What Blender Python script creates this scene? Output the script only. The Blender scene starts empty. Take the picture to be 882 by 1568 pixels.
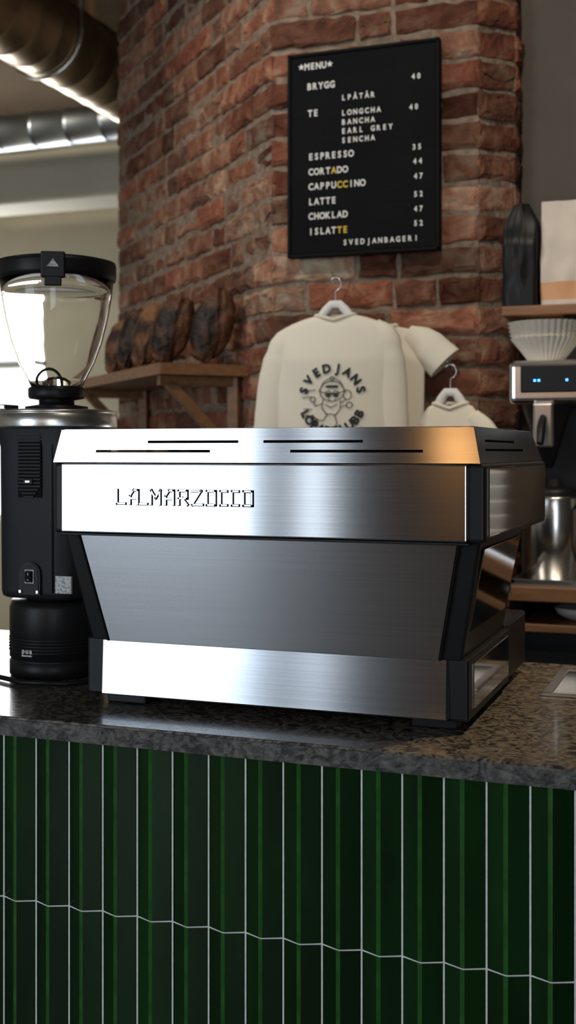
import bpy, bmesh, math, random
from mathutils import Vector, Matrix, noise
random.seed(7)
S=bpy.context.scene
pi=math.pi
# ------------------------------------------------------------ materials
def mk(name,c1,c2=None,scale=5,rough=.5,metal=0,bump=0,bscale=60,stretch=(1,1,1),coat=0,ramp=(.35,.65),detail=6,
       rough2=None,emit=None,estr=0,trans=0,ior=1.45,aniso=0,attr=False,sheen=0,bstretch=None,dist=0.0,spec=.5,c3=None):
    m=bpy.data.materials.new(name); m.use_nodes=True
    nt=m.node_tree; N=nt.nodes; L=nt.links; b=N['Principled BSDF']
    b.inputs['Base Color'].default_value=(*c1,1); b.inputs['Roughness'].default_value=rough
    b.inputs['Metallic'].default_value=metal; b.inputs['IOR'].default_value=ior
    b.inputs['Transmission Weight'].default_value=trans; b.inputs['Coat Weight'].default_value=coat
    b.inputs['Coat Roughness'].default_value=.05; b.inputs['Specular IOR Level'].default_value=spec
    b.inputs['Sheen Weight'].default_value=sheen
    tc=N.new('ShaderNodeTexCoord')
    def mapped(st):
        mp=N.new('ShaderNodeMapping'); mp.inputs['Scale'].default_value=st
        L.new(tc.outputs['Object'],mp.inputs['Vector']); return mp.outputs[0]
    col=None
    if c2 is not None:
        nz=N.new('ShaderNodeTexNoise'); nz.inputs['Scale'].default_value=scale; nz.inputs['Detail'].default_value=detail
        nz.inputs['Distortion'].default_value=dist
        L.new(mapped(stretch),nz.inputs['Vector'])
        r=N.new('ShaderNodeValToRGB'); r.color_ramp.elements[0].position=ramp[0]; r.color_ramp.elements[1].position=ramp[1]
        r.color_ramp.elements[0].color=(*c1,1); r.color_ramp.elements[1].color=(*c2,1)
        if c3: 
            e=r.color_ramp.elements.new(ramp[2]); e.color=(*c3,1)
        L.new(nz.outputs[0],r.inputs[0]); col=r.outputs[0]
        if rough2 is not None:
            mr=N.new('ShaderNodeMapRange'); mr.inputs['To Min'].default_value=rough; mr.inputs['To Max'].default_value=rough2
            mr.inputs['From Min'].default_value=.3; mr.inputs['From Max'].default_value=.7
            L.new(nz.outputs[0],mr.inputs[0]); L.new(mr.outputs[0],b.inputs['Roughness'])
    if attr:
        a=N.new('ShaderNodeAttribute'); a.attribute_name='tint'
        mx=N.new('ShaderNodeMix'); mx.data_type='RGBA'; mx.blend_type='MULTIPLY'; mx.inputs[0].default_value=1
        if col is not None: L.new(col,mx.inputs[6])
        else: mx.inputs[6].default_value=(*c1,1)
        L.new(a.outputs['Color'],mx.inputs[7]); col=mx.outputs[2]
    if col is not None: L.new(col,b.inputs['Base Color'])
    if bump>0:
        n2=N.new('ShaderNodeTexNoise'); n2.inputs['Scale'].default_value=bscale; n2.inputs['Detail'].default_value=5
        L.new(mapped(bstretch or (1,1,1)),n2.inputs['Vector'])
        bp=N.new('ShaderNodeBump'); bp.inputs['Strength'].default_value=bump; bp.inputs['Distance'].default_value=.01
        L.new(n2.outputs[0],bp.inputs['Height']); L.new(bp.outputs[0],b.inputs['Normal'])
    if aniso>0:
        b.inputs['Anisotropic'].default_value=aniso; b.inputs['Anisotropic Rotation'].default_value=.25
        t=N.new('ShaderNodeTangent'); t.direction_type='RADIAL'; t.axis='Z'; L.new(t.outputs[0],b.inputs['Tangent'])
    if emit: 
        b.inputs['Emission Color'].default_value=(*emit,1); b.inputs['Emission Strength'].default_value=estr
    return m
M={}
M['steel']=mk('brushed_steel',(.62,.64,.67),(.54,.56,.59),scale=50,stretch=(.05,1,10),rough=.18,metal=1,aniso=.88)
M['steel_low']=mk('brushed_steel_lower',(.56,.59,.63),(.50,.53,.57),scale=50,stretch=(.05,1,10),rough=.21,metal=1,aniso=.86)
M['steel_dark']=mk('brushed_steel_satin',(.66,.68,.71),(.60,.62,.65),scale=50,stretch=(.05,1,10),rough=.21,metal=1,aniso=.86)
M['mirror']=mk('polished_steel',(.58,.55,.52),rough=.07,metal=1)
M['chrome']=mk('steel_round',(.66,.65,.63),rough=.22,metal=1)
M['collar']=mk('steel_collar',(.80,.80,.78),rough=.30,metal=1)
M['black']=mk('black_plastic',(.010,.010,.011),rough=.42,spec=.3)
M['blackmat']=mk('black_matte_paint',(.014,.015,.018),(.018,.019,.022),rough=.5,bump=.05,bscale=900,spec=.35)
M['dark']=mk('dark_void',(.006,.006,.006),rough=.8,spec=.2)
M['white']=mk('white_paint',(.8,.8,.78),rough=.5)
M['label']=mk('printed_label',(.55,.55,.55),(.25,.25,.25),scale=250,stretch=(1,1,1),rough=.4,ramp=(.5,.56))
M['glass']=mk('clear_glass',(1,1,.99),rough=.0,trans=1,ior=1.30)
M['stone']=mk('brown_stone',(.026,.024,.021),(.19,.165,.135),scale=30,rough=.2,rough2=.32,ramp=(.40,.60,.72),detail=12,dist=3.0,coat=.15,c3=(.09,.078,.065))
M['stone_edge']=mk('rough_stone_edge',(.03,.029,.027),(.15,.145,.135),scale=36,rough=.5,ramp=(.38,.66),detail=12,dist=2.2,bump=.5,bscale=120)
M['tile']=mk('green_glazed_tile',(.0034,.0165,.0048),(.007,.038,.0085),scale=7,stretch=(2,2,.5),rough=.15,coat=.3,ramp=(.25,.75),attr=True,bump=.05,bscale=26,spec=.4)
M['tile_ridge']=mk('green_glaze_ridge',(.016,.085,.015),(.028,.125,.022),scale=30,rough=.18,coat=.25)
M['grout']=mk('light_grout',(.85,.86,.86),(.72,.73,.73),scale=60,rough=.8)
M['brick']=mk('red_brick',(.125,.050,.032),(.235,.092,.054),scale=16,rough=.9,bump=1,bscale=50,ramp=(.30,.50,.74),detail=12,attr=True,spec=.15,c3=(.34,.21,.14),dist=.6)
M['mortar']=mk('lime_mortar',(.32,.245,.185),(.19,.14,.10),scale=30,rough=.95,bump=1,bscale=70,spec=.1)
M['plaster']=mk('grey_plaster',(.12,.10,.08),(.10,.083,.067),scale=3,rough=.8)
M['cream']=mk('cream_plaster',(.64,.59,.46),(.57,.53,.42),scale=2,rough=.8)
M['ceiling']=mk('ceiling_paint',(.17,.12,.075),(.13,.09,.055),scale=2,rough=.9)
M['floor']=mk('oak_floor',(.11,.085,.065),(.08,.06,.045),scale=6,stretch=(1,8,1),rough=.5)
M['wood']=mk('oiled_oak',(.28,.14,.062),(.18,.085,.035),scale=9,stretch=(1,6,6),rough=.5,ramp=(.3,.7))
M['crust']=mk('bread_crust',(.014,.007,.004),(.15,.062,.028),scale=9,rough=.55,bump=.9,bscale=45,ramp=(.40,.58,.74),detail=10,c3=(.40,.23,.11),dist=.4)
M['flour']=mk('floured_crust',(.030,.013,.007),(.24,.11,.05),scale=10,rough=.75,bump=.9,bscale=50,ramp=(.38,.53,.68),detail=10,c3=(.60,.44,.28),dist=.5)
M['cloth']=mk('cream_cotton',(.90,.84,.70),(.87,.81,.68),scale=5,rough=.9,bump=.15,bscale=500,sheen=.2,spec=.1)
M['rib']=mk('cream_rib_knit',(.84,.77,.63),rough=.95,bump=.4,bscale=300,bstretch=(1,1,.1),spec=.1)
M['print']=mk('black_print',(.012,.02,.025),rough=.7)
M['board']=mk('felt_board',(.008,.008,.010),(.011,.011,.013),scale=5,rough=.85,bump=.5,bscale=60,bstretch=(.02,.02,8),spec=.12)
M['letters']=mk('letter_plastic',(.80,.79,.76),rough=.5)
M['letters_y']=mk('letter_plastic_yellow',(.70,.50,.05),rough=.5)
M['duct']=mk('galvanized_duct',(.50,.39,.26),(.38,.30,.20),scale=8,rough=.36,metal=1)
M['duct2']=mk('galvanized_duct_cool',(.42,.44,.46),(.33,.35,.37),scale=8,rough=.38,metal=1)
M['paper']=mk('filter_paper',(.80,.74,.64),rough=.9)
M['bagw']=mk('white_bag',(.66,.58,.50),(.60,.52,.45),scale=4,rough=.55,bump=.4,bscale=12)
M['bago']=mk('orange_band',(.62,.33,.17),rough=.6)
M['led']=mk('blue_led',(.0,.1,.9),rough=.4,emit=(.05,.3,1),estr=6)
M['bulb']=mk('warm_bulb_glass',(1,.7,.35),rough=.4,emit=(1,.48,.16),estr=9)
M['clearwin']=mk('window_frame_paint',(.55,.54,.5),rough=.5)
# ------------------------------------------------------------ mesh builder
class MB:
    def __init__(s): s.v=[];s.f=[];s.m=[];s.s=[];s.c=[]
    def add(s,vs,fs,m,smooth=False,col=(1,1,1)):
        o=len(s.v); s.v+=[tuple(p) for p in vs]
        for f in fs: s.f.append([i+o for i in f]); s.m.append(m); s.s.append(smooth); s.c.append(col)
    def hexa(s,lo,hi,m,bev=0,seg=2,col=(1,1,1),smooth=False):
        bm=bmesh.new(); bmesh.ops.create_cube(bm,size=2)
        for v in bm.verts:
            r=hi if v.co.z>0 else lo
            v.co=Vector((r[1] if v.co.x>0 else r[0], r[3] if v.co.y>0 else r[2], r[4]))
        if bev>0: bmesh.ops.bevel(bm,geom=bm.edges[:],offset=bev,segments=seg,affect='EDGES',profile=.5)
        bm.verts.index_update()
        s.add([v.co for v in bm.verts],[[v.index for v in f.verts] for f in bm.faces],m,smooth,col); bm.free()
    def box(s,x0,x1,y0,y1,z0,z1,m,bev=0,seg=2,col=(1,1,1)):
        s.hexa((x0,x1,y0,y1,z0),(x0,x1,y0,y1,z1),m,bev,seg,col)
    def rbox(s,c,size,rot,m,bev=0):
        bm=bmesh.new(); bmesh.ops.create_cube(bm,size=1)
        for v in bm.verts: v.co=Vector((v.co.x*size[0],v.co.y*size[1],v.co.z*size[2]))
        if bev>0: bmesh.ops.bevel(bm,geom=bm.edges[:],offset=bev,segments=2,affect='EDGES',profile=.5)
        bmesh.ops.transform(bm,matrix=Matrix.Translation(c)@rot,verts=bm.verts); bm.verts.index_update()
        s.add([v.co for v in bm.verts],[[v.index for v in f.verts] for f in bm.faces],m); bm.free()
    def rings(s,rs,m,closed=False,cap=True,smooth=True,col=(1,1,1)):
        n=len(rs[0]); vs=[p for r in rs for p in r]; fs=[]
        K=len(rs)
        for i in range(K-1+(1 if closed else 0)):
            a=i*n;b=((i+1)%K)*n
            for j in range(n): k=(j+1)%n; fs.append([a+j,a+k,b+k,b+j])
        s.add(vs,fs,m,smooth,col)
        if cap and not closed:
            s.add(rs[0],[list(range(n))[::-1]],m); s.add(rs[-1],[list(range(n))],m)
    def lathe(s,cx,cy,prof,m,n=48,cap=True,smooth=True,sup=2,fl=0,nfl=0,a0=0):
        rs=[]
        for r,z in prof:
            ring=[]
            for j in range(n):
                a=2*pi*j/n+a0; c,q=math.cos(a),math.sin(a)
                k=1/((abs(c)**sup+abs(q)**sup)**(1/sup)) if sup!=2 else 1
                rr=r*k*(1+fl*math.cos(nfl*a)) if fl else r*k
                ring.append((cx+rr*c,cy+rr*q,z))
            rs.append(ring)
        s.rings(rs,m,cap=cap,smooth=smooth)
    def tube(s,path,rad,m,n=16,cap=True,sq=1.0,closed=False):
        P=[Vector(p) for p in path]; rs=[]
        if not hasattr(rad,'__len__'): rad=[rad]*len(P)
        prev=None
        for i,p in enumerate(P):
            if closed: t=(P[(i+1)%len(P)]-P[i-1])
            else: t=(P[min(i+1,len(P)-1)]-P[max(i-1,0)])
            t.normalize()
            if prev is None:
                u=Vector((0,1,0)) if abs(t.y)<.9 else Vector((1,0,0))
            else: u=prev
            u=(u-t*u.dot(t)).normalized(); w=t.cross(u); prev=u
            rs.append([p+u*math.cos(2*pi*j/n)*rad[i]*sq+w*math.sin(2*pi*j/n)*rad[i] for j in range(n)])
        s.rings(rs,m,cap=cap,closed=closed)
    def prism(s,poly,y0,y1,m):
        n=len(poly); vs=[(x,y0,z) for x,z in poly]+[(x,y1,z) for x,z in poly]
        fs=[list(range(n)),list(range(n,2*n))[::-1]]+[[i,i+n,(i+1)%n+n,(i+1)%n] for i in range(n)]
        s.add(vs,fs,m)
    def seg(s,p,q,w,m,mapf,ext=True,t=.0):
        p=Vector(p);q=Vector(q);d=(q-p)
        if d.length<1e-7: return
        d.normalize(); nn=Vector((-d.y,d.x))*w/2
        if ext: p=p-d*w/2; q=q+d*w/2
        pts=[p+nn,p-nn,q-nn,q+nn]
        if t==0: s.add([mapf(a.x,a.y,0) for a in pts],[[0,1,2,3]],m)
        else:
            vs=[mapf(a.x,a.y,0) for a in pts]+[mapf(a.x,a.y,t) for a in pts]
            s.add(vs,[[4,5,6,7],[0,4,7,3],[0,1,5,4],[1,2,6,5],[2,3,7,6]],m)
    def line(s,pts,w,m,mapf,t=0):
        for a,b in zip(pts[:-1],pts[1:]): s.seg(a,b,w,m,mapf,True,t)
    def finish(s,name,mats,recalc=True):
        me=bpy.data.meshes.new(name)
        xs=[p[0] for p in s.v];ys=[p[1] for p in s.v];zs=[p[2] for p in s.v]
        o=Vector(((min(xs)+max(xs))/2,(min(ys)+max(ys))/2,min(zs)))
        me.from_pydata([Vector(p)-o for p in s.v],[],s.f); 
        for k in mats: me.materials.append(M[k])
        idx={k:i for i,k in enumerate(mats)}
        for p,m,sm in zip(me.polygons,s.m,s.s): p.material_index=idx[m]; p.use_smooth=sm
        ca=me.color_attributes.new('tint','FLOAT_COLOR','CORNER')
        k=0
        for p,c in zip(me.polygons,s.c):
            for _ in range(p.loop_total): ca.data[k].color=(*c,1); k+=1
        if recalc:
            bm=bmesh.new(); bm.from_mesh(me); bmesh.ops.recalc_face_normals(bm,faces=bm.faces); bm.to_mesh(me); bm.free()
        me.validate(); me.update()
        ob=bpy.data.objects.new(name,me); ob.location=o; S.collection.objects.link(ob); return ob
_gc={}
def glyph(ch,bold=.0):
    key=(ch,bold)
    if key in _gc: return _gc[key]
    cu=bpy.data.curves.new('t','FONT'); cu.body=ch; cu.size=1; cu.offset=bold; cu.resolution_u=3
    ob=bpy.data.objects.new('t',cu); S.collection.objects.link(ob); bpy.context.view_layer.update()
    dg=bpy.context.evaluated_depsgraph_get(); me=bpy.data.meshes.new_from_object(ob.evaluated_get(dg))
    vs=[(v.co.x,v.co.y) for v in me.vertices]; fs=[list(p.vertices) for p in me.polygons]
    if vs:
        x0=min(v[0] for v in vs);x1=max(v[0] for v in vs); cx=(x0+x1)/2
        vs=[(v[0]-cx,v[1]) for v in vs]
    bpy.data.objects.remove(ob); bpy.data.curves.remove(cu); bpy.data.meshes.remove(me)
    _gc[key]=(vs,fs); return _gc[key]

# ============================================================ ROOM SHELL
WIN=((-4.7,-2.50),(-2.24,-2.08),(.2,1.4))  # last opening is made up, added for more diffuse light
def room():
    b=MB(); b.box(-6.6,2.6,-2.8,8.3,-.1,0,'floor'); b.finish('floor',['floor'])
    b=MB(); b.box(-6.6,2.6,-2.8,8.3,4.0,4.1,'ceiling'); b.finish('ceiling',['ceiling'])
    b=MB(); b.box(-6.7,-6.6,-2.8,8.3,0,4.0,'cream'); b.finish('wall_left',['cream'])
    b=MB(); b.box(2.6,2.7,-2.8,8.3,0,4.0,'plaster'); b.finish('wall_right',['plaster'])
    b=MB(); Y0,Y1=8.0,8.2
    b.box(-6.6,-6.35,Y0,Y1,0,4,'cream'); b.box(-5.0,2.6,Y0,Y1,0,4,'cream')
    b.box(-6.35,-5.0,Y0,Y1,0,.9,'cream'); b.box(-6.35,-5.0,Y0,Y1,2.75,4,'cream'); b.finish('wall_back',['cream'])
    b=MB(); 
    for x in (-6.35,-5.70,-5.05): b.box(x,x+.05,8.03,8.1,.9,2.75,'clearwin',.005)
    for z in (.9,2.1,2.70): b.box(-6.35,-5.0,8.03,8.1,z,z+.05,'clearwin',.005)
    b.finish('window_1',['clearwin'])
    b=MB(); b.box(-6.6,-2.6,6.6,6.95,3.04,3.36,'cream',.01); b.finish('trim_1',['cream'])
    b=MB(); F0,F1=-2.8,-2.6
    xs=[-6.6]+[x for w in WIN for x in w]+[2.6]
    for k in range(0,len(xs),2): b.box(xs[k],xs[k+1],F0,F1,0,4,'plaster')
    for x0,x1 in WIN:
        b.box(x0,x1,F0,F1,0,.25,'plaster'); b.box(x0,x1,F0,F1,3.1,4,'plaster')
    b.finish('wall_front',['plaster'])
    for i,(x0,x1) in enumerate(WIN):  # last frame belongs to the added opening
        b=MB(); t=.05 if x1-x0>.5 else .012
        for x in (x0,x1-t): b.box(x,x+t,-2.72,-2.66,.25,3.1,'black')
        b.box(x0,x1,-2.72,-2.66,.25,.31,'black'); b.box(x0,x1,-2.72,-2.66,3.04,3.1,'black'); b.finish('window_%d'%(i+2),['black'])
    b=MB(); b.box(-.55,2.6,3.36,3.5,0,4,'plaster'); b.finish('wall_bar',['plaster'])
room()

# ============================================================ BRICK PILLAR
def pillar():
    b=MB(); R=random.Random(3)
    P=[Vector((-2.32,4.28)),Vector((-1.239,3.2)),Vector((-.635,3.2)),Vector((-.548,3.287)),Vector((-.548,3.36))]
    core=[p.copy() for p in P]+[Vector((-.548,4.6)),Vector((-2.32,4.9))]
    cen=Vector((-1.3,4.1)); rs=[]
    inset=[]
    for p in core:
        d=(cen-p).normalized(); inset.append(p+d*.010)
    for z in (0,3.99): rs.append([(p.x,p.y,z) for p in inset])
    b.rings(rs,'mortar',smooth=False)
    ch=.0835; mo=.013
    def brick(a,bd,nrm,x0,x1,z0,z1,dep):
        t=.006; off=R.uniform(-.006,.006)
        cxm=(x0+x1)/2;czm=(z0+z1)/2
        nx=max(3,int((x1-x0)/.03)); nz=3
        def P3(x,z,d): 
            p=a+bd*x+nrm*d; return (p.x,p.y,z)
        outer=[]
        for k in range(nx): outer.append((x0+(x1-x0)*k/nx,z0))
        for k in range(nz): outer.append((x1,z0+(z1-z0)*k/nz))
        for k in range(nx): outer.append((x1-(x1-x0)*k/nx,z1))
        for k in range(nz): outer.append((x0,z1-(z1-z0)*k/nz))
        outer=[(x+R.uniform(-.004,.004),z+R.uniform(-.0055,.004)) for x,z in outer]
        n=len(outer)
        tl=R.uniform(-.004,.004)
        r0=[P3(x,z,-dep) for x,z in outer]; r1=[P3(x,z,off-t+R.uniform(-.002,.001)) for x,z in outer]
        def ins(p,k): 
            dx=cxm-p[0];dz=czm-p[1]; return (p[0]+max(-k,min(k,dx)),p[1]+max(-k,min(k,dz)))
        r2=[P3(*ins(p,.005),off-.002+R.uniform(-.002,.001)) for p in outer]; r3=[P3(*ins(p,.014),off+R.uniform(-.002,.003)+tl*(1 if p[1]>czm else -1)) for p in outer]
        g=R.uniform(.60,1.35); hue=R.uniform(-.12,.26)
        q=R.random()
        if q<.14: g*=.5
        elif q>.93: g*=1.3; hue+=.25
        col=(g*(1),g*(1+hue),g*(1+hue*1.3))
        b.rings([r0,r1,r2,r3],'brick',cap=False,smooth=False,col=col)
        b.add(r3,[list(range(n))],'brick',False,col)
    zz=0; row=0
    while zz<3.9:
        z0=zz+mo/2;z1=zz+ch-mo/2
        for fi in range(4):
            a=P[fi];e=P[fi+1];L=(e-a).length;bd=(e-a)/L; nrm=Vector((bd.y,-bd.x))
            x=0; 
            if fi==1: pat=[.245,.115] if row%2 else [.115,.245,.115,.115]
            elif fi==0: pat=[.235,.235,.115] if row%2 else [.115,.24,.235]
            else: pat=[L]
            k=0
            while x<L-.02:
                w=pat[k%len(pat)]+R.uniform(-.016,.016) if fi<2 else L
                x1=min(L,x+w)
                if L-x1<.05: x1=L
                brick(a,bd,nrm,x+mo/2*(x>0)-(.0 if x>0 else .001+R.uniform(0,.012)*(fi==0)),x1-mo/2*(x1<L),z0,z1,.06); x=x1; k+=1
        zz+=ch; row+=1
    b.finish('wall_brick_pillar',['brick','mortar'])
pillar()

# ============================================================ COUNTER + TILES
def counter():
    b=MB()
    CX0,CX1=-2.9,.9
    sx0,sx1,sy0,sy1=-.31,.10,2.19,2.44
    z0,z1=.968,1.0
    b.box(CX0,sx0,1.70,2.52,z0,z1,'stone',.003); b.box(sx1,CX1,1.70,2.52,z0,z1,'stone',.003)
    b.box(sx0-.003,sx1+.003,1.70,sy0,z0,z1,'stone',.003); b.box(sx0-.003,sx1+.003,sy1,2.52,z0,z1,'stone',.003)
    b.box(CX0,CX1,1.697,1.7005,z0+.001,z1-.004,'stone_edge')
    b.box(CX0,CX1,1.74,1.80,0,z0,'dark'); b.box(CX0,CX1,2.44,2.48,0,z0,'dark')
    w=.063;p=.017;Y=1.728;X0=-.7107-34*w;n=58
    R=random.Random(5)
    rows=[(.690,.968)]+[(.690-.30*(k+1),.690-.30*k) for k in range(2)]+[(0,.09)]
    g=.0026
    for zi,(z0,z1) in enumerate(rows):
        for i in range(n):
            x=X0+i*w; a=x+g/2;c=x+w-g/2;mid=x+w/2
            prof=[(a,Y+.01),(a,Y-.003),(a+.001,Y-.004),(mid-.0050,Y-p+.0016),(mid-.0015,Y-p+.0001),(mid+.0020,Y-p+.0006),(c-.001,Y-.004),(c,Y-.003),(c,Y+.01)]
            t=R.uniform(.82,1.18); col=(t,t,t)
            za=z0+g/2;zb=z1-g/2
            A=[(q[0],q[1],za) for q in prof];B=[(q[0],q[1],zb) for q in prof]
            for k in range(len(prof)-1):
                b.add([A[k],A[k+1],B[k+1],B[k]],[[0,1,2,3]],'tile_ridge' if k in(3,4) else 'tile',False,col)
            b.add(A,[list(range(len(A)))],'tile',False,col); b.add(B,[list(range(len(B)))],'tile',False,col)
    vs=[];fs=[]
    for i in range(n+1):
        x=X0+i*w; vs+=[(x,Y-.0025,0),(x,Y-.0025,.968)]
        if i<n: vs+=[(x+w/2,Y-p+.0018,0),(x+w/2,Y-p+.0018,.968)]
    k=len(vs)//2
    for i in range(k-1): fs.append([2*i,2*i+2,2*i+3,2*i+1])
    b.add(vs,fs,'grout')
    b.finish('bar_counter',['stone','stone_edge','tile','tile_ridge','grout','dark'],recalc=False)
    b=MB()
    for (x0,x1,y0,y1) in ((sx0-.012,sx1+.012,sy0-.012,sy0+.006),(sx0-.012,sx1+.012,sy1-.006,sy1+.012),(sx0-.012,sx0+.006,sy0,sy1),(sx1-.006,sx1+.012,sy0,sy1)):
        b.box(x0,x1,y0,y1,1.0,1.004,'collar',.0015)
    zb=.93
    b.box(sx0+.004,sx0+.006,sy0+.004,sy1-.004,zb,1.002,'mirror'); b.box(sx1-.006,sx1-.004,sy0+.004,sy1-.004,zb,1.002,'mirror')
    b.box(sx0+.004,sx1-.004,sy0+.004,sy0+.006,zb,1.002,'mirror'); b.box(sx0+.004,sx1-.004,sy1-.006,sy1-.004,zb,1.002,'mirror')
    b.box(sx0+.004,sx1-.004,sy0+.004,sy1-.004,zb-.002,zb,'mirror')
    b.lathe((sx0+sx1)/2,(sy0+sy1)/2,[(.03,zb+.001),(.03,zb+.004),(.02,zb+.002)],'dark',24)
    b.finish('sink_basin',['collar','mirror','dark'])
counter()

# ============================================================ ESPRESSO MACHINE
def machine():
    b=MB(); cx=-.7195
    b.box(-1.091,-.346,1.784,2.40,1.302,1.4215,'black',.006,3)
    b.box(-1.0725,-.3725,1.7765,1.80,1.3035,1.4205,'steel',.0025,3)
    b.box(-1.075,-.37,1.780,1.83,1.2985,1.3025,'black',.001)  # thin black lip, paints the shadow line under the upper panel
    for sx,x0,x1 in ((1,-.3475,-.3435),(-1,-1.0935,-1.0895)):
        b.box(x0,x1,1.805,2.385,1.310,1.416,'mirror',.0018)
    def wall(p00,p10,p01,p11,slots,m='steel',t=.0018):
        p00,p10,p01,p11=map(Vector,(p00,p10,p01,p11))
        nn=(p10-p00).cross(p01-p00).normalized()
        f=lambda a,c,d=0:(p00*(1-a)*(1-c)+p10*a*(1-c)+p01*(1-a)*c+p11*a*c)+nn*d
        A=sorted(set([0,1]+[s for q in slots for s in q[:2]])); C=sorted(set([0,1]+[s for q in slots for s in q[2:]]))
        for i in range(len(A)-1):
            for j in range(len(C)-1):
                am=(A[i]+A[i+1])/2;cm=(C[j]+C[j+1])/2
                if any(q[0]<am<q[1] and q[2]<cm<q[3] for q in slots): continue
                for d in (0,-t): b.add([f(A[i],C[j],d),f(A[i+1],C[j],d),f(A[i+1],C[j+1],d),f(A[i],C[j+1],d)],[[0,1,2,3]],m)
        for q in slots+[(0,1,0,1)]:
            P=[(q[0],q[2]),(q[1],q[2]),(q[1],q[3]),(q[0],q[3])]
            for k in range(4):
                u=P[k];w=P[(k+1)%4]; b.add([f(*u,0),f(*w,0),f(*w,-t),f(*u,-t)],[[0,1,2,3]],m)
    xl,xr,yb,yf=-1.087,-.352,1.776,2.40; zb,zt=1.4225,1.4775
    Xl,Xr,Yb,Yf=-1.074,-.363,1.782,2.335
    fr=lambda X:(X-xl)/(xr-xl)
    sl=[(fr(-.913),fr(-.7467),.58,.66),(fr(-.7024),fr(-.533),.58,.66),(fr(-1.009),fr(-.796),.30,.38),(fr(-.6555),fr(-.4375),.30,.38)]
    wall((xl,yb,zb),(xr,yb,zb),(Xl,Yb,zt),(Xr,Yb,zt),sl)
    ss=[(.12,.60,.60,.67),(.10,.72,.34,.41)]
    wall((xr,yb,zb),(xr,yf,zb),(Xr,Yb,zt),(Xr,Yf,zt),ss,'steel_dark')
    wall((xl,yf,zb),(xl,yb,zb),(Xl,Yf,zt),(Xl,Yb,zt),[(.28,.9,.34,.41)],'steel_dark')
    wall((xr,yf,zb),(xl,yf,zb),(Xr,Yf,zt),(Xl,Yf,zt),[],'steel')
    for (x0,x1,y0,y1) in ((Xl,Xr,Yb,Yb+.006),(Xl,Xr,Yf-.006,Yf),(Xl,Xl+.006,Yb,Yf),(Xr-.006,Xr,Yb,Yf)):
        b.box(x0,x1,y0,y1,zt-.001,zt+.0012,'steel',.0005)
    b.box(Xl+.008,Xr-.008,1.80,2.33,1.4215,1.426,'black')
    for k in range(24):
        x=Xl+.02+k*.0290; b.box(x,x+.003,1.80,2.32,1.426,1.434,'black')
    lo=(cx-.3265,cx+.3265,1.838,2.19,1.112); hi=(cx-.362,cx+.362,1.803,2.19,1.303)
    b.hexa(lo,hi,'black',.004,2)
    b.hexa((cx-.290,cx+.290,1.8335,1.85,1.113),(cx-.328,cx+.328,1.7985,1.815,1.300),'steel_dark',.001)
    for sg in (-1,1):
        a0,a1=sorted((cx+sg*.291,cx+sg*.294)); c0,c1=sorted((cx+sg*.329,cx+sg*.332))
        b.hexa((a0,a1,1.832,1.85,1.113),(c0,c1,1.797,1.815,1.300),'dark',0)
    for sg in (-1,1):
        a0,a1=sorted((cx+sg*.3255,cx+sg*.3285)); c0,c1=sorted((cx+sg*.361,cx+sg*.364))
        b.hexa((a0,a1,1.862,2.165,1.128),(c0,c1,1.832,2.165,1.290),'mirror',.0008)
    b.box(cx-.337,cx+.337,1.838,2.20,1.018,1.117,'black',.005,3)
    b.hexa((cx-.3045,cx+.3045,1.829,1.85,1.0205),(cx-.3045,cx+.3045,1.834,1.85,1.1155),'steel_low',.002,2)
    for sg in (-1,1):
        a0,a1=sorted((cx+sg*.336,cx+sg*.3395)); b.box(a0,a1,1.87,2.18,1.034,1.106,'mirror',.001)
    b.box(cx-.335,cx+.335,2.19,2.40,1.02,1.125,'black',.006,3); b.box(cx-.30,cx+.30,2.21,2.385,1.125,1.128,'chrome',.001)
    for k in range(20): b.box(cx-.29+k*.03,cx-.285+k*.03,2.215,2.38,1.128,1.131,'dark')
    for x0 in (-1.03,-.48):
        b.box(x0,x0+.075,1.862,1.925,1.0,1.021,'black',.003); b.box(x0,x0+.075,2.30,2.37,1.0,1.021,'black',.003)
    for gx in (cx-.16,cx+.16):
        b.lathe(gx,2.29,[(.035,1.21),(.042,1.215),(.042,1.27),(.05,1.275),(.05,1.305)],'chrome',32)
        b.lathe(gx,2.29,[(.03,1.165),(.036,1.17),(.036,1.21)],'chrome',32)
        b.tube([(gx,2.32,1.19),(gx,2.39,1.185),(gx,2.46,1.175),(gx,2.50,1.17)],[.010,.013,.015,.012],'black',14)
        b.tube([(gx,2.29,1.168),(gx,2.29,1.15)],[.012,.008],'chrome',12)
    for gx in (cx-.32,cx+.30):
        b.tube([(gx,2.34,1.305),(gx,2.38,1.28),(gx,2.40,1.22),(gx,2.41,1.15)],.005,'chrome',12)
        b.lathe(gx,2.42,[(.018,1.33),(.022,1.335),(.022,1.36),(.018,1.365)],'black',20)
    b.box(-1.06,-.38,2.40,2.408,1.325,1.40,'steel_dark',.002)
    for k in range(2):
        for j in range(4):
            b.lathe(cx-.16+k*.32-.03+j*.02,2.405,[(.006,1.36),(.006,1.365)],'black',10)
    G={'L':[[(0,1),(0,0),(.80,0)]],'A':[[(0,0),(0,.6),(.35,1),(.8,1),(.8,0)],[(0,.40),(.8,.40)]],
       'M':[[(0,0),(0,1),(.45,.45),(.9,1),(.9,0)]],'R':[[(0,0),(0,1),(.8,1),(.8,.45),(0,.45)],[(.35,.45),(.85,0)]],
       'Z':[[(0,1),(.85,1),(0,0),(1.0,0)]],'O':[[(0,0),(0,1),(.8,1),(.8,0),(0,0)]],
       'C':[[(.58,1),(0,1),(0,0),(.58,0)]],'_':[[(-.2,0),(.45,0)]]}
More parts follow.
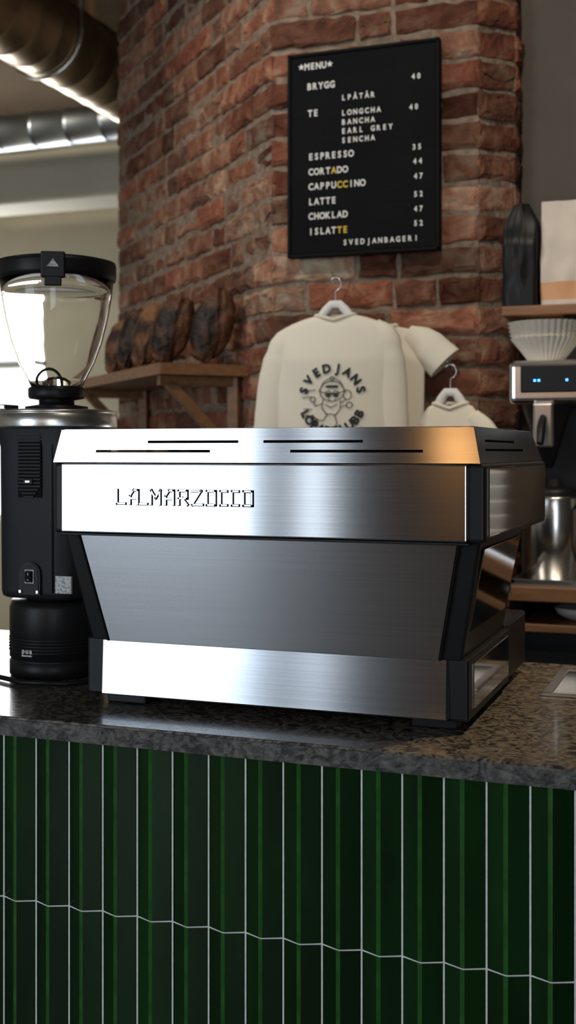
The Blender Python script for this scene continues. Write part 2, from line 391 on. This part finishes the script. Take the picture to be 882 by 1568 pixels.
    word=[('L',0),('A',1.05),('_',2.05),('M',2.75),('A',3.9),('R',4.95),('Z',6.0),('O',7.15),('C',8.2),('C',9.08),('O',9.95)]
    x0=-.9635; hgt=.0225; wd=.0182; adv=.0232*.992
    z0=1.3535; yy=1.7762
    for chh,pos in word:
        ox=x0+pos*adv
        for st in G[chh]:
            pts=[(ox+p[0]*wd,z0+p[1]*hgt) for p in st]
            b.line(pts,.0046,'dark',lambda x,z,d:(x,yy-d,z),t=.0014)  # dark backing paints the shadow edges of the raised letters
    for chh,pos in word:
        ox=x0+pos*adv
        for si,st in enumerate(G[chh]):
            pts=[(ox+p[0]*wd-.0003,z0+p[1]*hgt+.0003) for p in st]
            b.line(pts,.0027,'steel',lambda x,z,d:(x,yy-.0013-d-.0001*si,z),t=.0008)
    b.finish('espresso_machine',['steel','steel_low','steel_dark','mirror','chrome','black','dark'])
    c=MB(); c.tube([(-1.09,2.1,1.006),(-1.13,2.0,1.006),(-1.17,1.95,1.006),(-1.25,1.935,1.006),(-1.33,1.97,1.006)],.005,'black',10)
    c.finish('power_cable',['black'])
machine()

# ============================================================ GRINDER
def grinder():
    b=MB(); gx,gy=-1.262,2.075
    b.lathe(gx,gy,[(.088,1.0),(.092,1.004),(.092,1.03),(.089,1.032),(.089,1.036),(.092,1.038),(.092,1.135),(.088,1.148),(.06,1.150)],'black',64)
    for k in range(5): b.lathe(gx,gy,[(.0925,1.05+k*.006),(.0935,1.0515+k*.006),(.0925,1.053+k*.006)],'black',64,cap=False)
    b.lathe(gx,gy,[(.06,1.148),(.06,1.158)],'dark',32)
    b.lathe(gx,gy,[(.080,1.156),(.086,1.160),(.088,1.17),(.090,1.45),(.098,1.488)],'blackmat',96,sup=5,smooth=True)
    fy=gy-.0895
    b.box(gx-.030,gx+.022,fy-.003,fy+.004,1.352,1.486,'dark',.0005)
    for k in range(20):
        z=1.352+k*.0067; w=.026 if k>2 else .026-(3-k)*.005
        b.box(gx-.004-w,gx-.004+w,fy-.007,fy,z,z+.0036,'blackmat',.0008)
    b.box(gx-.014,gx+.006,fy-.010,fy-.004,1.378,1.388,'blackmat',.001); b.box(gx-.009,gx+.001,fy-.011,fy-.004,1.381,1.385,'chrome',.0005)
    pl=[(gx-.026,1.165),(gx+.020,1.165),(gx+.020,1.205)]+[(gx-.003+.023*math.cos(a),1.205+.023*math.sin(a)) for a in [pi*k/10 for k in range(1,10)]]+[(gx-.026,1.205)]
    b.prism(pl,fy-.004,fy+.006,'black')
    pl2=[(gx-.003+(x-gx+.003)*.85,1.17+(z-1.165)*.88) for x,z in pl]; b.prism(pl2,fy-.0055,fy,'blackmat')
    b.box(gx-.012,gx+.008,fy-.0075,fy-.004,1.187,1.214,'chrome',.001)
    b.box(gx-.011,gx+.007,fy-.008,fy-.004,1.188,1.213,'black',.001); b.box(gx-.009,gx+.005,fy-.012,fy-.004,1.191,1.210,'dark',.001)
    b.box(gx-.0025,gx-.0015,fy-.0125,fy-.011,1.203,1.208,'white'); b.box(gx-.004,gx,fy-.0125,fy-.011,1.194,1.195,'white')
    for sx in (-.022,.016): b.box(gx+sx-.003,gx+sx+.003,fy-.009,fy,1.168,1.175,'chrome',.001)
    b.box(gx+.052,gx+.086,fy-.0012,fy+.004,1.170,1.203,'label'); 
    b.box(gx+.044,gx+.046,fy-.001,fy+.003,1.17,1.48,'dark')
    for i,chh in enumerate('pua'):
        vs,fs=glyph(chh,.02); b.add([(gx-.016+i*.0085+x*.014,gy-.0965+ (abs(gx-.016+i*.0085+x*.014-gx))**2*5,1.052+z*.014) for x,z in vs],fs,'white')
    for i in range(7): b.box(gx-.019+i*.0032,gx-.017+i*.0032,gy-.0960,gy-.092,1.046,1.0485,'white')
    b.lathe(gx,gy,[(.098,1.484),(.119,1.487),(.120,1.490),(.120,1.513),(.1185,1.514),(.1185,1.5165),(.120,1.5175),(.119,1.521),(.105,1.523)],'collar',96)
    b.lathe(gx,gy,[(.062,1.521),(.062,1.530),(.035,1.534),(.035,1.545)],'black',48)
    b.box(gx-.075,gx-.055,gy-.10,gy-.05,1.522,1.532,'chrome',.002)
    b.lathe(gx,gy,[(.036,1.543),(.054,1.546),(.056,1.552),(.056,1.566),(.050,1.570)],'black',64)
    pr=[(.050,1.568),(.058,1.585),(.075,1.618),(.090,1.660),(.101,1.705),(.109,1.750),(.113,1.785)]
    inn=[(r-.0025,z) for r,z in pr[::-1]]
    b.lathe(gx,gy,pr+inn+[pr[0]],'glass',96,cap=False)
    b.tube([(gx+.03*math.cos(a),gy-.03,1.572+.032*math.sin(a)) for a in [pi*k/12 for k in range(13)]],.003,'black',8)
    b.lathe(gx,gy,[(.034,1.57),(.03,1.585),(.01,1.59)],'glass',32)
    b.lathe(gx,gy,[(.1115,1.780),(.1165,1.782),(.118,1.79),(.118,1.808),(.1165,1.816),(.10,1.820),(.03,1.822)],'black',96)
    a=math.radians(-62); rot=Matrix.Rotation(a+pi/2,4,'Z')
    c=Vector((gx+.121*math.cos(a),gy+.121*math.sin(a),1.795)); b.rbox(c,(.046,.012,.05),rot,'black',.003)
    b.rbox(c+Vector((0,0,-.03)),(.032,.010,.02),rot,'black',.002)
    n=Vector((math.cos(a),math.sin(a),0)); t=Vector((-n.y,n.x,0))
    q=c+n*.0065+Vector((0,0,.002))
    tri=[q+t*-.011+Vector((0,0,-.006)),q+t*.011+Vector((0,0,-.006)),q+Vector((0,0,.009))]
    b.add(tri,[[0,1,2]],'label')
    b.finish('coffee_grinder',['black','blackmat','dark','chrome','white','label','glass','collar'])
grinder()

# ============================================================ MENU BOARD
def board():
    b=MB(); x0,x1,z0,z1=-1.172,-.7355,1.985,2.557; y=3.160
    b.box(x0,x1,y,y+.022,z0,z1,'board',.003)
    b.box(x0+.012,x1-.012,y-.0015,y+.002,z0+.012,z1-.012,'board')
    for (a,c,d,e) in ((x0,x1,z0,z0+.009),(x0,x1,z1-.009,z1),(x0,x0+.009,z0,z1),(x1-.009,x1,z0,z1)):
        b.box(a,c,y-.006,y+.004,d,e,'dark',.002)
    W=x1-x0;H=z1-z0
    def put(s,a,f,size=.0205,pitch=.0165,yel=()):
        for i,ch in enumerate(s):
            if ch==' ': continue
            X=x0+a*W+(i+.5)*pitch; Z=z1-f*H-size*.36
            m='letters_y' if i in yel else 'letters'
            if ch=='*':
                pts=[(X+(.0095 if k%2==0 else .0042)*math.sin(k*pi/5),Z+size*.36+(.0095 if k%2==0 else .0042)*math.cos(k*pi/5)) for k in range(10)]
                b.add([(X,y-.0035,Z+size*.36)]+[(p[0],y-.0035,p[1]) for p in pts],[[0,1+k,1+(k+1)%10] for k in range(10)],m); continue
            vs,fs=glyph(ch,.032); b.add([(X+vx*size*.84,y-.0035,Z+vz*size) for vx,vz in vs],fs,m)
    T=[('*MENU*',.075,.066,()),('BRYGG',.13,.165,()),('40',.815,.171,()),('LPÅTÅR',.36,.236,()),('TE',.135,.296,()),('LONGCHA',.36,.310,()),
       ('40',.80,.315,()),('BANCHA',.36,.355,()),('EARL GREY',.36,.398,()),('SENCHA',.36,.443,()),('ESPRESSO',.14,.509,()),('35',.82,.506,()),
       ('CORTADO',.14,.583,(4,)),('44',.825,.574,()),('CAPPUCCINO',.14,.655,(5,6)),('47',.83,.645,()),('LATTE',.14,.729,()),('52',.83,.73,()),
       ('CHOKLAD',.14,.80,()),('47',.83,.80,()),('ISLATTE',.14,.875,(5,6)),('52',.83,.868,()),('SVEDJANBAGERI',.37,.938,())]
    for s,a,f,yl in T:
        small = s in('LPÅTÅR','LONGCHA','BANCHA','EARL GREY','SENCHA','SVEDJANBAGERI') or s.isdigit()
        put(s,a,f,.0205 if small else .0255,.0155 if s.isdigit() else .0168,yl)
    b.finish('menu_letter_board',['board','dark','letters','letters_y'])
board()

# ============================================================ GARMENTS
def garment(name,cx,yc,zt,prof,thick,sleeves,neck=.055,print_it=False,seed=1,hook=True,hang=True,amp=1.0):
    b=MB(); n=72
    def fold(x,z): 
        g=min(1,max(0,(zt-z)/.10))*amp
        e=min(1,(abs(x-cx)/.14)**2)
        return g*(.35+.65*e)*(.008*noise.noise(Vector((x*9+seed,z*2.2,seed)))+.007*noise.noise(Vector((x*17+z*7,z*2.5+seed,seed))))
    def halfw(dz):
        for (a,w),(c,w2) in zip(prof[:-1],prof[1:]):
            if dz<=c: 
                t=(dz-a)/(c-a); return w+(w2-w)*t
        return prof[-1][1]
    def th(dz): return thick*(.45+.55*min(1,dz/.12))
    def fy(x,z):
        dz=max(0,zt-z); h=halfw(dz); s=min(.98,abs(x-cx)/h)
        return yc-th(dz)*(1-s**2.6)**(1/2.6)+fold(x,z)
    rs=[];dz=0;end=prof[-1][0]; K=60
    for i in range(K+1):
        dz=end*(i/K)**1.5; h=halfw(dz);t=th(dz);z=zt-dz; ring=[]
        for j in range(n):
            a=2*pi*j/n; c,s=math.cos(a),math.sin(a)
            k=1/((abs(c)**2.6+abs(s)**2.6)**(1/2.6)); x=cx+h*k*c; y=yc+t*k*s
            y+=fold(x,z)*(1 if s<0 else .3); 
            drop=.012*max(0,1-dz/.03)*(1-abs(c))*(1 if s<0 else -.3)
            ring.append((x,y,z-drop))
        rs.append(ring)
    b.rings(rs,'cloth',cap=False)
    loop=[]
    for j in range(40):
        a=2*pi*j/40; c,s=math.cos(a),math.sin(a); loop.append((cx+neck*c,yc+thick*.5*s,zt+.001-(.014*(-s) if s<0 else .0)*(1-abs(c))))
    b.tube(loop,.006,'rib',8,closed=True,cap=False)
    for path,rad in sleeves:
        P=[]; Rr=[]
        for k in range(len(path)-1):
            for q in range(8):
                t=q/8; a=Vector(path[k]);c=Vector(path[k+1]); P.append(a.lerp(c,t)); Rr.append(rad[k]*(1-t)+rad[k+1]*t)
        P.append(Vector(path[-1]));Rr.append(rad[-1])
        for _ in range(6): P=[P[0]]+[(P[i-1]+P[i]*2+P[i+1])/4 for i in range(1,len(P)-1)]+[P[-1]]
        Rr=[r*(1+.08*noise.noise(Vector((i*.45,seed*3,0)))) for i,r in enumerate(Rr)]
        b.tube([(cx+p.x,yc+p.y,zt+p.z) for p in P],Rr,'cloth',22,sq=.55)
    hs=neck/.055
    if hang:
        b.tube([(cx-.10*hs,yc,zt-.050),(cx-.05*hs,yc,zt-.012),(cx-.028*hs,yc,zt+.014),(cx-.012,yc,zt+.030),(cx+.012,yc,zt+.030),(cx+.028*hs,yc,zt+.014),(cx+.05*hs,yc,zt-.012),(cx+.10*hs,yc,zt-.050)],[.004,.010,.013,.012,.012,.013,.010,.004],'white',12,sq=.7)
        hk=[(cx,yc,zt+.03),(cx,yc,zt+.065)]+[(cx+.0+.016*math.sin(a)-.0,yc,zt+.085-.018*math.cos(a)) for a in [pi*k/10 for k in range(1,14)]]
        b.tube(hk,.0018,'chrome',8)
    if hook:
        b.tube([(cx-.005,3.21,zt+.112),(cx-.005,yc-.004,zt+.105),(cx-.005,yc-.012,zt+.115)],.003,'chrome',8)
    if print_it:
        px=.00178; ox,oz=cx+.003,zt-.226
        def mp(x,z,d=0): 
            X=ox+x*px;Z=oz+z*px; return (X,fy(X,Z)-.0035,Z)
        def letter(ch,ang,rr,up,size):
            a=math.radians(ang); vs,fs=glyph(ch,.05); lx,lz=rr*math.cos(a),rr*math.sin(a)
            rt=a-pi/2 if up else a+pi/2; c,s=math.cos(rt),math.sin(rt)
            b.add([mp(lx+(x*c-(z-.36)*s)*size,lz+(x*s+(z-.36)*c)*size) for x,z in vs],fs,'print')
        for i,ch in enumerate('SVEDJANS'): letter(ch,163-i*(146/7),47,True,18)
        for i,ch in enumerate('LÖPARKLUBB'): letter(ch,207+i*(126/9),47,False,18)
        def circ(x,z,rx,rz,a0=0,a1=360,k=20): return [(x+rx*math.cos(math.radians(a0+(a1-a0)*i/k)),z+rz*math.sin(math.radians(a0+(a1-a0)*i/k))) for i in range(k+1)]
        L=[circ(0,12,19,15),circ(0,18,16,13,0,180),circ(0,31,3,3),circ(-6,8,4.5,4.5),circ(6,8,4.5,4.5),[(-1.5,8),(1.5,8)],circ(0,0,5,3,180,360),
           circ(0,14,20,5,180,360),[(-14,0),(-16,-12),(-9,-22),(6,-23),(13,-14),(13,-2)],circ(24,6,6,7),[(13,-6),(20,-2)],circ(27,-9,5,4),[(12,-12),(23,-9)],
           [(-14,-6),(-26,-10),(-29,-3)],circ(-30,0,4,4),[(-7,-22),(-14,-32),(-26,-30)],circ(-28,-32,6,4),[(4,-23),(8,-36),(4,-42)],circ(8,-44,8,3.5),
           [(-46,12),(-26,14)],[(-47,3),(-30,4)],[(-45,-14),(-32,-15)],[(-44,-24),(-34,-24)],[(-10,-8),(-2,-12),(8,-8)]]
        for l in L: b.line(l,1.2,'print',mp)
        for e in (circ(-6,7,1.8,1.8,k=8),circ(6,7,1.8,1.8,k=8),circ(0,19,9,1.2,k=10)): b.line(e,2.0,'print',mp)
    return b.finish(name,['cloth','rib','white','chrome','print'],recalc=True)
garment('sweatshirt_on_hanger',-.997,3.055,1.806,[(0,.058),(.006,.085),(.018,.12),(.035,.148),(.07,.160),(.14,.162),(.35,.162),(.60,.160)],.036,
  [([(-.105,0,-.040),(-.152,0,-.076),(-.180,-.0,-.17),(-.203,-.005,-.36),(-.205,0,-.52)],[.028,.040,.043,.038,.030]),
   ([(.105,0,-.036),(.142,0,-.066),(.156,0,-.18),(.165,-.005,-.36),(.165,0,-.52)],[.028,.040,.042,.037,.030])],print_it=True,seed=2,amp=.9)
garment('t_shirt',-.905,3.14,1.782,[(0,.05),(.01,.09),(.03,.125),(.06,.135),(.14,.132),(.30,.130),(.50,.13)],.018,
  [([(-.07,0,-.035),(-.11,0,-.08),(-.12,0,-.14)],[.025,.035,.035]),([(.085,0,-.022),(.135,0,-.050),(.188,0,-.105)],[.024,.046,.053])],seed=5,hook=False,hang=False,amp=.6)
garment('t_shirt_on_hanger',-.690,3.085,1.566,[(0,.045),(.008,.06),(.025,.072),(.05,.080),(.08,.082),(.30,.082)],.022,
  [([(-.045,0,-.035),(-.06,0,-.07),(-.07,0,-.11)],[.020,.024,.024]),([(.055,0,-.035),(.09,0,-.07),(.11,0,-.13)],[.025,.033,.036])],neck=.045,seed=9,hook=True,amp=.6)

# ============================================================ BREAD SHELF + LOAVES
fd=Vector((-.7071,.7071,0)); od=Vector((-.7071,-.7071,0)); B0=Vector((-1.359,3.32,0))
def shelf():
    b=MB(); L=1.15;wd=.277;z0,z1=1.667,1.70
    q=[B0,B0+od*wd,B0+od*wd+fd*L,B0+fd*L]
    rs=[[(p.x,p.y,z) for p in q] for z in (z0,z1)]; b.rings(rs,'wood',smooth=False)
    for t in (.06,.95):
        o=B0+fd*t
        def bar(p,q2,w):
            p=Vector(p);q2=Vector(q2); d=(q2-p); rot=d.to_track_quat('X','Z').to_matrix().to_4x4(); b.rbox((p+q2)/2,(d.length,w,w),rot,'wood',.002)
        bar(o+od*.02+Vector((0,0,1.667)),o+od*.02+Vector((0,0,1.36)),.035)
        bar(o+od*.235+Vector((0,0,1.650)),o+od*.03+Vector((0,0,1.44)),.030)
        bar(o+od*.01+Vector((0,0,1.652)),o+od*.262+Vector((0,0,1.652)),.03)
    b.finish('wall_shelf',['wood'])
    for i,(t,k,w,h,lean,m) in enumerate([(.05,.094,.064,.110,.26,'crust'),(.18,.176,.060,.106,.28,'crust'),(.31,.212,.047,.101,.26,'flour'),(.45,.222,.043,.097,.24,'crust'),(.60,.222,.045,.090,.2,'flour')]):
        b=MB(); c=B0+fd*t+od*k; n=56; rs=[]
        for a in range(1,40):
            th=pi*a/40; ring=[]
            for j in range(n):
                p=2*pi*j/n
                X=math.sin(th)*math.cos(p); Yy=math.sin(th)*math.sin(p); Z=-math.cos(th)
                X=math.copysign(abs(X)**.85,X)
                d=1+.09*noise.noise(Vector((X*2+i*7,Yy*2,Z*2)))+.05*noise.noise(Vector((X*5,Yy*5+i*3,Z*5)))+.03*noise.noise(Vector((X*13,Yy*13+i,Z*13)))
                g=X-.22*math.sin(2.2*Z+i)+.1
                d-=.11*math.exp(-(g/.08)**2); d+=.07*math.exp(-((g-.17)/.07)**2)
                lx=X*w*d; lt=Yy*.050*d; lz=Z*h*d
                lx-=lean*(lz)
                P=c+od*lx+fd*lt; ring.append((P.x,P.y,1.702+h*1.0+lz))
            rs.append(ring)
        mz=min(p[2] for r in rs for p in r); rs=[[(p[0],p[1],p[2]-mz+1.7005) for p in r] for r in rs]
        b.rings(rs,m)
        b.finish('bread_loaf',[m])
shelf()

# ============================================================ DUCTS
def ducts():
    b=MB(); X,Z,r=-2.87,3.30,.185; rs=[]; n=48
    y=1.6
    while y<5.5:
        for dy,dr in ((0,0),(.140,0),(.145,.003),(.152,.003),(.157,0)):
            rs.append([(X+(r+dr)*math.cos(2*pi*j/n),y+dy,Z+(r+dr)*math.sin(2*pi*j/n)) for j in range(n)])
        y+=.16
    b.rings(rs,'duct')
    for yy in (2.5,4.6):
        for xx in (X-.2,X+.2): b.box(xx-.006,xx+.006,yy-.006,yy+.006,Z,4.0,'chrome')
        b.tube([(X+.2*math.cos(a),yy,Z+.2*math.sin(a)) for a in [pi+pi*k/16 for k in range(17)]],.006,'chrome',6)
    b.lathe(X,5.30,[(.17,Z),(.17,4.0)],'duct',32)
    b.finish('ventilation_duct',['duct','chrome'])
    b=MB(); rs=[]; x=-6.55; r=.105; Y,Z=6.05,3.325
    while x<-2.5:
        for dx,dr in ((0,0),(.205,0),(.21,.003),(.22,.003),(.225,0)):
            rs.append([(x+dx,Y+(r+dr)*math.cos(2*pi*j/n),Z+(r+dr)*math.sin(2*pi*j/n)) for j in range(n)])
        x+=.23
    b.rings(rs,'duct2')
    for xx in (-4.6,-3.4): 
        b.box(xx-.008,xx+.008,Y-.008,Y+.008,Z,4.0,'chrome')
    b.finish('ventilation_duct',['duct2','chrome'])
    b=MB(); b.tube([(-6.5,5.2,3.72),(-2.6,5.6,3.72)],.02,'duct2',10); 
    for xx in (-4.3,-3.3): b.box(xx-.03,xx+.03,5.3,5.6,3.70,4.0,'duct2')
    b.finish('cable_tray',['duct2'])
ducts()

# ============================================================ BACK BAR (right)
def backbar():
    b=MB()
    b.box(-.50,2.4,2.85,3.355,1.085,1.12,'wood',.003)
    b.box(-.50,2.4,2.87,3.355,1.010,1.030,'wood',.003)
    b.box(-.50,-.47,2.88,3.355,0,1.085,'dark'); b.box(-.47,-.20,2.90,3.355,0,1.010,'blackmat'); b.box(-.20,2.4,2.90,3.355,0,1.010,'wood')  # oak front is out of view, added so the machine side reflects orange
    b.finish('back_bar_cabinet',['wood','dark','blackmat'])
    b=MB(); b.lathe(-.34,2.98,[(.03,1.031),(.035,1.033),(.06,1.045),(.068,1.062),(.064,1.062),(.03,1.037)],'white',40); b.finish('serving_bowl',['white'])
    b=MB(); b.box(-.495,-.18,2.87,3.20,1.12,1.124,'chrome',.001); b.box(-.495,-.18,2.87,2.878,1.124,1.136,'chrome',.001)
    b.box(-.495,-.487,2.87,3.20,1.124,1.136,'chrome',.001); b.finish('drip_tray',['chrome'])
    for (x,y,k) in ((-.12,2.97,7),(-.02,2.97,9),(.08,2.97,6),(-.07,3.10,9)):  # unseen white cups, added to brighten the reflection in the machine side
        b=MB()
        for i in range(k):
            z=1.1205+i*.036
            b.lathe(x,y,[(.030,z),(.034,z+.002),(.041,z+.05),(.043,z+.055),(.041,z+.056),(.032,z+.006)],'white',32)
        b.finish('cup_stack',['white'])
    b=MB(); 
    b.box(-.515,-.21,2.95,3.20,1.556,1.665,'chrome',.016,4)
    b.box(-.485,-.235,2.9455,2.96,1.585,1.652,'black',.003)
    for k,x in enumerate((-.452,-.442,-.375,-.335)): b.box(x,x+.005,2.943,2.947,1.612,1.617,'led')
    b.box(-.46,-.28,3.10,3.20,1.1245,1.56,'black',.008)
    b.lathe(-.43,3.02,[(.012,1.40),(.018,1.41),(.045,1.50),(.062,1.55),(.062,1.56)],'black',36)
    b.box(-.455,-.405,2.945,2.965,1.45,1.56,'chrome',.006)
    b.tube([(-.43,2.96,1.53),(-.43,2.92,1.50),(-.43,2.90,1.46)],[.01,.011,.009],'black',12)
    b.finish('coffee_brewer',['chrome','black','led'])
    b=MB(); 
    b.lathe(-.410,3.01,[(.062,1.1245),(.067,1.128),(.067,1.325),(.065,1.330),(.060,1.332)],'chrome',48)
    b.lathe(-.410,3.01,[(.058,1.331),(.058,1.345),(.045,1.352),(.020,1.356),(.018,1.372),(.006,1.374)],'black',36)
    b.tube([(-.350,2.985,1.31),(-.315,2.96,1.305),(-.310,2.96,1.19),(-.350,2.985,1.17)],.008,'black',12)
    b.finish('thermal_carafe',['chrome','black'])
    b=MB()
    for k in range(5):
        z=1.6655+k*.010
        b.lathe(-.435,3.035,[(.042,z),(.060,z+.025),(.086+.002*k,z+.058)],'paper',180,cap=(k==0),fl=.035,nfl=36,a0=k*.05)
    b.finish('paper_filter_stack',['paper'])
    b=MB(); b.box(-.555,1.0,3.08,3.36,1.790,1.815,'wood',.003)
    for x in (-.40,.5): b.box(x,x+.03,3.10,3.36,1.775,1.79,'dark',.002)
    b.finish('wall_shelf',['wood','dark'])
    def bag(x0,x1,y0,y1,z0,z1,m,band=None,peak=False):
        b=MB(); rs=[];n=40;cx=(x0+x1)/2;cy=(y0+y1)/2;hx=(x1-x0)/2;hy=(y1-y0)/2
        for i in range(19):
            t=i/18; z=z0+(z1-z0)*t; k=1 if t<.6 else 1-(t-.6)/.4*.93
            wx=hx*(1-(max(0,t-.80)/.2*.60 if peak else 0)); ring=[]
            for j in range(n):
                a=2*pi*j/n;c,s=math.cos(a),math.sin(a);q=1/((abs(c)**6+abs(s)**6)**(1/6))
                ring.append((cx+wx*q*c*(1+.04*noise.noise(Vector((z*20,a,x0)))),cy+hy*k*q*s+.012*noise.noise(Vector((a*2,z*15,x0*9)))*min(1,t*5),z))
            rs.append(ring)
        if band:
            b.rings(rs[:2],m,cap=False); b.rings(rs[1:5],band,cap=False); b.rings(rs[4:],m,cap=False); b.add(rs[-1],[list(range(n))],m); b.add(rs[0],[list(range(n))],m)
        else: b.rings(rs,m)
        b.finish('coffee_bag',[m]+([band] if band else []))
    bag(-.560,-.468,3.10,3.20,1.8155,2.09,'black',peak=True)
    bag(-.462,-.345,3.11,3.18,1.8155,2.09,'bagw','bago')
    bag(-.335,-.22,3.11,3.18,1.8155,2.08,'bagw','bago')
backbar()

# ============================================================ ADDED PENDANTS (unseen, give the steel rail its warm reflection)
def pendants():
    for (x,y,z) in ((-1.05,-1.25,2.05),(-.35,-1.25,2.25)):
        b=MB()
        b.lathe(x,y,[(.02,z-.10),(.075,z-.075),(.10,z-.02),(.095,z+.04),(.06,z+.09),(.03,z+.105)],'bulb',32)
        b.lathe(x,y,[(.032,z+.10),(.034,z+.11),(.03,z+.16),(.008,z+.17)],'black',24)
        b.tube([(x,y,z+.165),(x,y,4.0)],.003,'black',8); b.lathe(x,y,[(.05,3.98),(.05,4.0)],'black',24)
        b.finish('pendant_lamp',['bulb','black'])
pendants()

# ============================================================ LIGHTS
def area(name,loc,tgt,sx,sy,p,col):
    l=bpy.data.lights.new(name,'AREA'); l.shape='RECTANGLE'; l.size=sx;l.size_y=sy;l.energy=p;l.color=col
    o=bpy.data.objects.new(name,l); o.location=loc; d=Vector(tgt)-Vector(loc); o.rotation_euler=d.to_track_quat('-Z','Y').to_euler(); S.collection.objects.link(o); return o
area('window_daylight',(-3.60,-2.64,1.68),(-3.60,5,1.68),2.1,2.75,54,(.76,.88,1.0))
area('window_daylight.001',(-2.16,-2.64,1.68),(-2.16,5,1.68),.13,2.75,2.6,(.82,.91,1.0))
area('window_daylight.002',(.8,-2.64,1.68),(.8,5,1.68),1.1,2.75,20,(.84,.92,1.0))  # extra diffuse fill through the added opening
area('window_daylight_back',(-5.65,7.95,1.85),(-4.6,3,1.6),1.25,1.8,85,(.95,.97,1.0))
def spot(name,loc,tgt,p,col,ang=70,size=.06):
    l=bpy.data.lights.new(name,'SPOT'); l.energy=p;l.color=col;l.spot_size=math.radians(ang);l.spot_blend=.7;l.shadow_soft_size=size
    o=bpy.data.objects.new(name,l); o.location=loc; o.rotation_euler=(Vector(tgt)-Vector(loc)).to_track_quat('-Z','Y').to_euler(); S.collection.objects.link(o)
spot('ceiling_spotlight',(-.4,1.3,3.7),(-.85,3.2,2.1),74,(1,.88,.73),75,.12)
spot('ceiling_spotlight.001',(-2.6,1.9,3.7),(-1.40,3.3,1.75),74,(1,.91,.80),62,.12)  # added fill aimed at the loaves and shelf, no known lamp there
spot('ceiling_spotlight.002',(.7,2.7,3.6),(-.3,2.05,1.0),190,(1,.76,.48),34,.05)
spot('ceiling_spotlight.003',(-3.9,4.2,3.8),(-4.8,8,2.8),80,(1,.92,.76),100,.1)
spot('ceiling_spotlight.004',(.2,1.7,3.7),(-.05,3.0,1.2),50,(1,.80,.58),40,.08)  # added to brighten the bar area mirrored in the machine side
w=bpy.data.worlds.new('World'); S.world=w; w.use_nodes=True
bg=w.node_tree.nodes['Background']; bg.inputs[0].default_value=(.85,.93,1,1); bg.inputs[1].default_value=1.6
# ============================================================ CAMERA
cd=bpy.data.cameras.new('camera'); cam=bpy.data.objects.new('camera',cd); S.collection.objects.link(cam); S.camera=cam
cam.location=(0,0,1.44); cam.rotation_euler=(math.radians(90),0,math.radians(20.35))
cd.sensor_fit='VERTICAL'; cd.sensor_height=36; cd.lens=42.0; cd.shift_y=-.0587; cd.clip_start=.05
cd.dof.use_dof=True; cd.dof.focus_distance=1.92; cd.dof.aperture_fstop=4.5
S.view_settings.view_transform='Standard'; S.view_settings.look='None'; S.view_settings.exposure=.08
